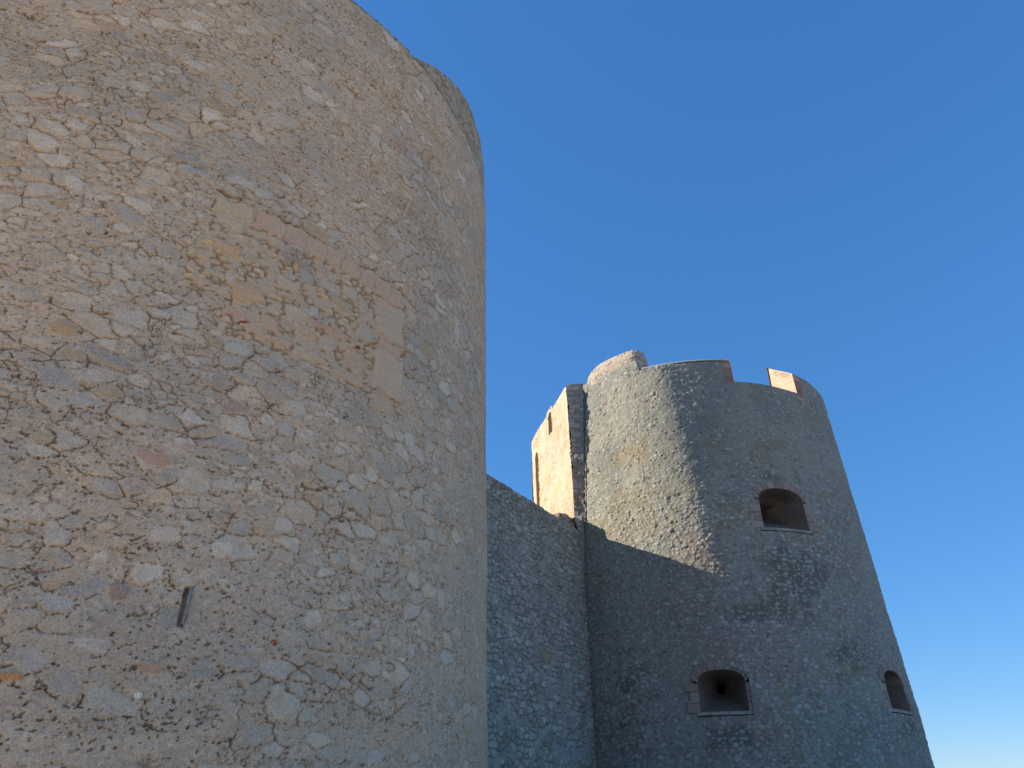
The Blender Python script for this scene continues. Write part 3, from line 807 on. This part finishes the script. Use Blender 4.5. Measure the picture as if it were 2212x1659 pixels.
# gun ports
def gun_port(w):
    tc, hwd, zb, zs, zc, label = w
    hw = math.radians(hwd) * 5.5
    o = bpy.data.objects.new("gun_port", None); COL.objects.link(o)
    o.parent = far
    p = P2(tc, (zb + zc) / 2, 0)
    o.location = (p[0] - C2[0], p[1] - C2[1], p[2] + EYE)
    o["label"] = label
    rng = np.random.RandomState(int(abs(tc)))
    def W(x, z, d):
        return P2(tc + math.degrees(x / 5.5), z, d)
    # surround: blocks around the opening
    v = []; f = []; col = []
    def block(poly, colr, out=0.022, dep=0.30):
        n = len(poly); b = len(v)
        cx = sum(q[0] for q in poly) / n; cz = sum(q[1] for q in poly) / n
        for d, k in ((dep, 1.0), (-out + 0.010, 1.0), (-out, 0.95)):
            for (x, z) in poly:
                v.append(W(cx + (x - cx) * k, cz + (z - cz) * k, d)); col.append(colr)
        for r in range(2):
            for i in range(n):
                f.append((b + r * n + i, b + r * n + (i + 1) % n, b + (r + 1) * n + (i + 1) % n, b + (r + 1) * n + i))
        top = b + 2 * n
        for i in range(1, n - 1, 2):
            if i + 2 <= n - 1:
                f.append((top, top + i, top + i + 1, top + i + 2))
            else:
                f.append((top, top + i, top + i + 1, top + i + 1))
    def pc():
        k = rng.rand(); b = np.array((0.305, 0.222, 0.182)) if k > 0.3 else np.array((0.30, 0.25, 0.205))
        return tuple(b * (0.82 + 0.36 * rng.rand()))
    gp = 0.004
    # jambs
    for sgn in (-1, 1):
        z = zb - 0.02; i = 0
        while z < zs - 0.02:
            hgt = min(0.17 + 0.14 * rng.rand(), zs - z)
            if zs - (z + hgt) < 0.08: hgt = zs - z
            wd = (0.16 if i % 2 else 0.30) + 0.06 * rng.rand()
            x0, x1 = hw * sgn, (hw + wd) * sgn
            jx = lambda: 0.018 * (rng.rand() - .5)
            pl = [(x0, z + gp), (x1 + jx(), z + gp), (x1 + jx(), z + hgt - gp), (x0, z + hgt - gp)]
            if sgn < 0: pl = pl[::-1]
            block(pl, pc())
            z += hgt; i += 1
    # voussoirs
    n = 11
    out = arch_outline(hw, zb, zs, zc, 44)[2:-2]
    tt = np.linspace(0, len(out) - 1, n + 1)
    zmid = zs - 0.9 * hw
    for i in range(n):
        a0, a1 = tt[i], tt[i + 1]
        ks = np.linspace(a0, a1, 4)
        inn = []; oo = []
        th_ = 0.20 + 0.05 * rng.rand()
        for k in ks:
            j = min(int(k), len(out) - 2); fr_ = k - j
            x = out[j][0] * (1 - fr_) + out[j + 1][0] * fr_
            z = out[j][1] * (1 - fr_) + out[j + 1][1] * fr_
            dn = math.hypot(x, z - zmid)
            inn.append((x, z)); oo.append((x + x / dn * th_, z + (z - zmid) / dn * th_))
        # small joints
        def shr(L):
            c0 = L[0]; c1 = L[-1]; L = list(L)
            dx = c1[0] - c0[0]; dz = c1[1] - c0[1]; l = math.hypot(dx, dz)
            L[0] = (c0[0] + dx / l * gp, c0[1] + dz / l * gp); L[-1] = (c1[0] - dx / l * gp, c1[1] - dz / l * gp)
            return L
        inn = shr(inn); oo = shr(oo)
        block((inn + oo[::-1])[::-1], pc())
    link_mesh("surround", make_mesh("surround", v, [q for q in f], col, False), M_DRESS, o)
    # sill
    v = []; f = []; col = []
    x = -hw - 0.10
    while x < hw + 0.08:
        wd = min(0.35 + 0.25 * rng.rand(), hw + 0.10 - x)
        cl = tuple(np.array((0.30, 0.265, 0.22)) * (0.85 + 0.3 * rng.rand()))
        block([(x + gp, zb - 0.085), (x + wd - gp, zb - 0.085 + 0.01 * rng.rand()), (x + wd - gp, zb - 0.002), (x + gp, zb - 0.002)], cl, 0.018, 0.5)
        x += wd
    link_mesh("sill", make_mesh("sill", v, f, col, False), M_DRESS, o)
    # splayed reveal running back to the throat
    outl = arch_outline(hw - 0.002, zb, zs, zc, 36)
    # resample the outline densely incl. the sill line
    pts = outl + [(hw * (1 - 2 * i / 16), zb) for i in range(1, 16)]
    n = len(pts); nd = 26
    cz = zb + 0.68 * (zc - zb)
    th_w, th_h = 0.12, 0.12
    Pg = np.zeros((nd + 1 + 8, n + 1, 3)); Cg = np.zeros(Pg.shape)
    for i in range(nd + 1):
        k = i / nd; d = 0.012 + 1.25 * k
        for j in range(n + 1):
            x, z = pts[j % n]
            # target square throat
            m_ = max(abs(x) / hw, abs(z - cz) / (zc - cz if z > cz else cz - zb) * 1.0, 1e-6)
            tx, tz = x / hw / m_ * th_w, cz + (z - cz) / ((zc - cz) if z > cz else (cz - zb)) / m_ * th_h
            tx = max(-th_w, min(th_w, tx)); tz = max(cz - th_h, min(cz + th_h, tz))
            X = x * (1 - k) + tx * k; Zz = z * (1 - k) + tz * k
            Pg[i, j] = W(X, Zz, d + 0.006 * math.sin(X * 40 + Zz * 31))
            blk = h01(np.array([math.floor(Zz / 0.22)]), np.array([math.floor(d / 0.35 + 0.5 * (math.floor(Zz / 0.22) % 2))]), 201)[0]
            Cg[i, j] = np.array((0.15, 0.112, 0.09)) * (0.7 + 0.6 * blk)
    for i in range(8):
        k = (i + 1) / 8
        for j in range(n + 1):
            p0 = Pg[nd, j]
            cc0 = np.array((C2[0], C2[1])); dirv = p0[:2] - cc0
            Pg[nd + 1 + i, j] = (p0[0] - dirv[0] * 0.22 * k, p0[1] - dirv[1] * 0.22 * k, p0[2])
            if i == 7:
                q = W(0, cz, 2.2); Pg[nd + 1 + i, j] = q
            Cg[nd + 1 + i, j] = (0.05, 0.045, 0.04)  # throat painted near-black to stand for the darkness inside
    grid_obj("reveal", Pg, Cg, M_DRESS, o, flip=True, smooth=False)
for w in WINS:
    gun_port(w)

# ------------------------------------------------------------------ flat sunlit side of the far tower
KS = 13.35 / 13.0
A0 = np.array((1.91, 22.78)) * KS; B0 = np.array((0.79, 27.2)) * KS
Ls = float(np.hypot(*(B0 - A0))); Dv = (B0 - A0) / Ls
Nout = np.array((-Dv[1], Dv[0]))
def side_pt(s, z, h):
    dz = 13.35 - z
    x = A0[0] + 0.018 * dz + Dv[0] * s + Nout[0] * h
    y = A0[1] - 0.02 * dz + Dv[1] * s + Nout[1] * h
    return np.stack([x, y, z + 0 * s], -1)

SLITS = [(2.10, 0.20, 12.42, 13.30, "pointed"), (4.05, 0.20, 7.0, 12.48, "round")]
sv = np.arange(0, Ls, 0.0215); sv[-1] = Ls
nz = 330
V = np.linspace(0, 1, nz)
S, VV = np.meshgrid(sv, V, indexing='ij')
tops = np.interp(S, [0, 0.9, 1.70, 1.80, 2.42, 2.55, 3.4, 4.3, Ls], [13.35, 13.32, 13.30, 13.47, 13.47, 13.31, 13.37, 13.30, 13.23]) + 0.05 * (fbm(S * 3, S * 0, 211, 3) - .5)
Z = 6.4 + VV * (tops - 6.4)
H, c = field_side(S, Z)
P = side_pt(S, Z, H)
Sc = (S[:-1, :-1] + S[1:, 1:]) / 2; Zc = (Z[:-1, :-1] + Z[1:, 1:]) / 2
keep = np.ones(Sc.shape, bool)
def slit_poly(sl, n=14):
    s0, hw, z0, z1, kind = sl
    p = [(s0 - hw, z0), (s0 - hw, z1 - hw * 1.2)]
    for i in range(1, n):
        a = math.pi * (1 - i / n)
        p.append((s0 + hw * math.cos(a), z1 - hw * 1.2 + hw * 1.2 * math.sin(a) ** (0.9 if kind == 'round' else 1.1)))
    p += [(s0 + hw, z1 - hw * 1.2), (s0 + hw, z0)]
    return p
for sl in SLITS:
    s0, hw, z0, z1, kind = sl
    m = (np.abs(Sc - s0) < hw + 0.01) & (Zc > z0) & (Zc < z1 - hw * 1.2)
    m |= ((((Sc - s0) / (hw + 0.01)) ** 2 + (np.maximum(Zc - (z1 - hw * 1.2), 0) / (hw * 1.2 + 0.01)) ** 2) < 1) & (Zc >= z1 - hw * 1.2)
    keep &= ~m
side = grid_obj("side_wall", P, c, M_SIDE, far, keep=keep, flip=False, label="cream sunlit flat side wall")
# rear, end and top of that side
def quad_strip(name, pts, z0, z1, mat, parent, colr, flip=False):
    n = len(pts)
    v = [(p[0], p[1], z0) for p in pts] + [(p[0], p[1], z1) for p in pts]
    f = [(i, i + 1, n + i + 1, n + i) for i in range(n - 1)]
    return link_mesh(name, make_mesh(name, v, f, [colr] * (2 * n), False), mat, parent)
quad_strip("end_wall", [tuple(side_pt(np.array(Ls), np.array(13.3), np.array(0.0))[:2]), (3.4, 31.6)], -1.6, 13.2, M_SIDE, far, (0.55, 0.47, 0.35))
lowp = [side_pt(np.array(x), np.array(6.4), np.array(0.0)) for x in (0.0, Ls)]
quad_strip("lower_wall", [tuple(q[:2]) for q in lowp], -1.6, 6.42, M_SIDE, far, (0.5, 0.43, 0.33))
pa = side_pt(np.array(0.02), np.array(13.27), np.array(-0.02)); pb = side_pt(np.array(Ls), np.array(13.34), np.array(-0.02))
v = [tuple(pa[:2]) + (13.25,), tuple(pb[:2]) + (13.18,), (3.4, 31.6, 13.30), (5.5, 26.3, 13.3), (3.0, 23.6, 13.40)]
me = make_mesh("roof_slab", v, [(0, 1, 2, 2), (0, 2, 3, 3), (0, 3, 4, 4)][:0] or np.array([(0, 1, 2), (0, 2, 3), (0, 3, 4)]), None, False)
link_mesh("roof_slab", me, M_ROOF, far)
for sl in SLITS:
    pl = slit_poly(sl); n = len(pl); nd = 10
    s0, hw, z0, z1, kind = sl
    deep = 0.42 if kind == "pointed" else 0.30
    Pg = np.zeros((nd + 1, n, 3)); Cg = np.zeros(Pg.shape)
    for i in range(nd + 1):
        k = i / nd
        for j, (ss, zz) in enumerate(pl):
            if kind == "pointed":
                dd = deep * min(1, k * 1.25); sh = 1 - 0.45 * min(1, k * 1.25) if k < 0.8 else 0.55 * (1 - (k - 0.8) / 0.2)
            else:
                a = k * math.pi / 2
                dd = deep * math.sin(a); sh = math.cos(a)
            sx = s0 + (ss - s0) * sh
            Pg[i, j] = side_pt(np.array(sx), np.array(zz), np.array(-dd + 0.004))
            Cg[i, j] = np.array((0.40, 0.29, 0.20)) * (0.9 + 0.2 * h01(np.array([math.floor(zz * 3)]), np.array([0]), 221)[0])
    grid_obj("arrow_slit" if kind == "pointed" else "niche", Pg, Cg, M_SIDE, side, flip=False)

# quoin face between the flat side and the round wall
thq = -145.0
nz = 520
zq = np.linspace(-1.6, 13.38, nz)
u = np.linspace(0, 1, 34)
U, Z = np.meshgrid(u, zq, indexing='ij')
a = side_pt(U * 0, Z, U * 0)
b = cone(C2, R2, B2, U * 0 + thq, Z, U * 0 + 0.03)
S_ = -14.6 + U * 0.55
h, c = field_far(U * 0 + 0, S_, Z)
fine = fbm(S_ * 20, Z * 20, 231, 3)
crs = np.floor(Z / 0.19); r = h01(crs, crs * 0, 232)
wq = 0.45 + 0.35 * (crs % 2)
jt = (np.abs((Z / 0.19) % 1 - .5) > .44) | (np.abs(U - wq) < 0.03)
cq = np.array((0.36, 0.325, 0.275)) * (0.8 + 0.35 * r[..., None]) * (0.82 + 0.36 * fine[..., None])
cq = mix(cq, (0.30, 0.18, 0.13), (h01(crs, crs * 0, 233) > 0.86) * 0.8)
qm = U < wq
c = np.where(qm[..., None], cq, c)
c = mix(c, (0.12, 0.09, 0.07), jt * qm * 0.6)
h = np.where(qm, 0.02 * r - 0.02 * jt + 0.012 * (fine - .5), h)
jag = fbm(Z * 1.9, Z * 0 + 9, 236, 4)
h = h + (0.02 + 0.26 * (jag - 0.42) + 0.07 * (h01(crs, crs * 0, 234) - .5)) * sstep(0.55, 0, U)
P = a * (1 - U[..., None]) + b * U[..., None]
P[..., 1] -= h; P[..., 0] += 0.5 * h * sstep(0.4, 0, U) - 0.03 * sstep(0.4, 0, U) * r
P[..., 2] += 0.06 * (fbm(U * 3, U * 0, 235, 2) - .5) * sstep(13.0, 13.4, Z)
grid_obj("quoins", P, c, M_FAR, far, flip=False)

# domed sentry box on the rim
def dome():
    ct = -123.3
    t = math.radians(ct)
    cen = C2 + (4.46) * np.array((math.cos(t), math.sin(t)))
    er = np.array((math.cos(t), math.sin(t))); et = np.array((-math.sin(t), math.cos(t)))   # et points towards +theta (right in view)
    na, ne = 260, 110
    A, E = np.meshgrid(np.linspace(0, 2 * math.pi, na), np.linspace(0, math.pi / 2, ne), indexing='ij')
    def sp(x, p): return np.sign(x) * np.abs(x) ** p
    ce = np.cos(E); se = np.sin(E)
    ca = np.cos(A)
    right = ca > 0
    pe = np.where(right, 0.42 + 0.16 * (1 - np.clip(ca * 2.5, 0, 1)), 0.58)
    tx = np.where(right, 0.46, 1.92) * sp(ca, 1.0) * ce ** pe
    rx = 0.52 * sp(np.sin(A), 0.75) * ce ** 0.6
    zz = 13.20 + 1.02 * se ** 0.80
    S = A * 1.1; Zf = zz
    Sf = tx + 3 * np.sign(rx)
    e, cx, cy, dx, dy, f1 = cells(Sf * 1.0 + 0.04 * (fbm(Sf * 6, zz * 6, 241, 3) - .5), zz, 0.17, 0.10, 1101, .85, .3)
    r1 = h01(cx, cy, 242); r2 = h01(cx, cy, 243)
    fine = fbm(Sf * 20, zz * 22, 244, 3)
    pr = sstep(0.004, 0.022, e)
    crk = np.exp(-(e / 0.01) ** 2) * (fbm(Sf * 4, zz * 5, 245, 2) > 0.5)
    h = pr * 0.012 * r1 + 0.012 * (fine - .5) - 0.015 * crk
    X = cen[0] + et[0] * tx + er[0] * (rx + h * np.sign(rx)); Y = cen[1] + et[1] * tx + er[1] * (rx + h * np.sign(rx))
    P = np.stack([X, Y, zz + h * se], -1)
    c = np.empty(P.shape); c[:] = (0.40, 0.33, 0.27)
    st = np.empty(P.shape); st[:] = (0.43, 0.38, 0.31)
    st = mix(st, (0.50, 0.46, 0.39), (r2 > 0.75) * .8)
    redz = np.exp(-((zz - (13.75 + 0.25 * tx)) / 0.12) ** 2)
    st = mix(st, (0.30, 0.13, 0.08), (r1 < 0.06 + 0.35 * redz) * 0.6)
    c = c * (1 - 0.8 * pr[..., None]) + st * 0.8 * pr[..., None]
    c = c * (0.8 + 0.4 * fine)[..., None]
    c = mix(c, (0.13, 0.09, 0.07), 0.6 * crk)
    grid_obj("sentry_dome", P, c, M_FAR, far, flip=False, label="small rounded rubble dome on the rim")
dome()

# ------------------------------------------------------------------ curtain wall between the towers
W0 = np.array((-0.69, 18.45)); WD = np.array((0.517, 0.857)); WD /= np.hypot(*WD)
WN = np.array((WD[1], -WD[0]))
WTOP = 7.83; WB = 0.054
curt = empty("curtain_wall", (0.8, 20.7, 0), "dark shaded curtain wall of small coursed stones joining the two towers", "wall")
curt["kind"] = "thing"
sv = np.arange(-1.6, 6.2, 0.0145)
zv = np.concatenate([np.arange(-1.62, 0.3, 0.09), np.arange(0.3, WTOP - 0.001, 0.0145)]); zv[-1] = WTOP
S, Z = np.meshgrid(sv, zv, indexing='ij')
h, c = field_curtain(S, Z)
base = W0[None, None, :] + S[..., None] * WD + (WB * (WTOP - Z) + h)[..., None] * WN
P = np.concatenate([base, Z[..., None]], -1)
P[..., 2] += 0.035 * (fbm(S * 5, S * 0, 251, 3) - 0.5) * sstep(WTOP - 0.3, WTOP, Z)
grid_obj("wall_face", P, c, M_CURT, curt)
n = len(sv)
bx = lambda d, z: np.concatenate([W0 + sv[:, None] * WD - d * WN, np.full((n, 1), z)], 1)
topz = P[:, -1, 2]
r0 = np.concatenate([W0 + sv[:, None] * WD - 0.01 * WN, (topz)[:, None]], 1)
rows = np.stack([r0, bx(1.3, WTOP), bx(1.3, -1.6)], 0)
cc = np.empty(rows.shape); cc[:] = (0.24, 0.19, 0.15)
grid_obj("wall_back", rows, cc, M_CURT, curt)

# broken masonry stub left on the wall top against the far tower
def stub():
    sa = np.linspace(0, 1, 90); va = np.linspace(0, 1, 70)
    U, V = np.meshgrid(sa, va, indexing='ij')
    s = 3.55 + U * 2.3
    c_top = 1
    topz = np.interp(s, [3.55, 4.0, 4.78, 4.86, 5.4, 5.9], [7.80, 7.90, 8.02, 8.30, 8.42, 8.42]) + 0.06 * (fbm(s * 6, s * 0, 262, 3) - .5)
    z = 7.55 + V * (topz - 7.55)
    h, c = field_curtain(s + 20, z + 3)
    c = c * np.array((1.15, 0.92, 0.78))
    back = 0.10 + 0.28 * V ** 2
    base = W0 + s[..., None] * WD + ((h * 1.6) - back)[..., None] * WN
    P = np.concatenate([base, z[..., None]], -1)
    b1 = P[:, -1:, :].copy(); b1[..., :2] -= 0.9 * WN; b1[..., 2] -= 0.05
    b2 = b1.copy(); b2[..., 2] = 7.5
    P = np.concatenate([P, b1, b2], 1); c = np.concatenate([c, c[:, -1:], c[:, -1:]], 1)
    grid_obj("broken_masonry", P, c, M_CURT, curt, label="ragged brown masonry stub against the tower")
stub()
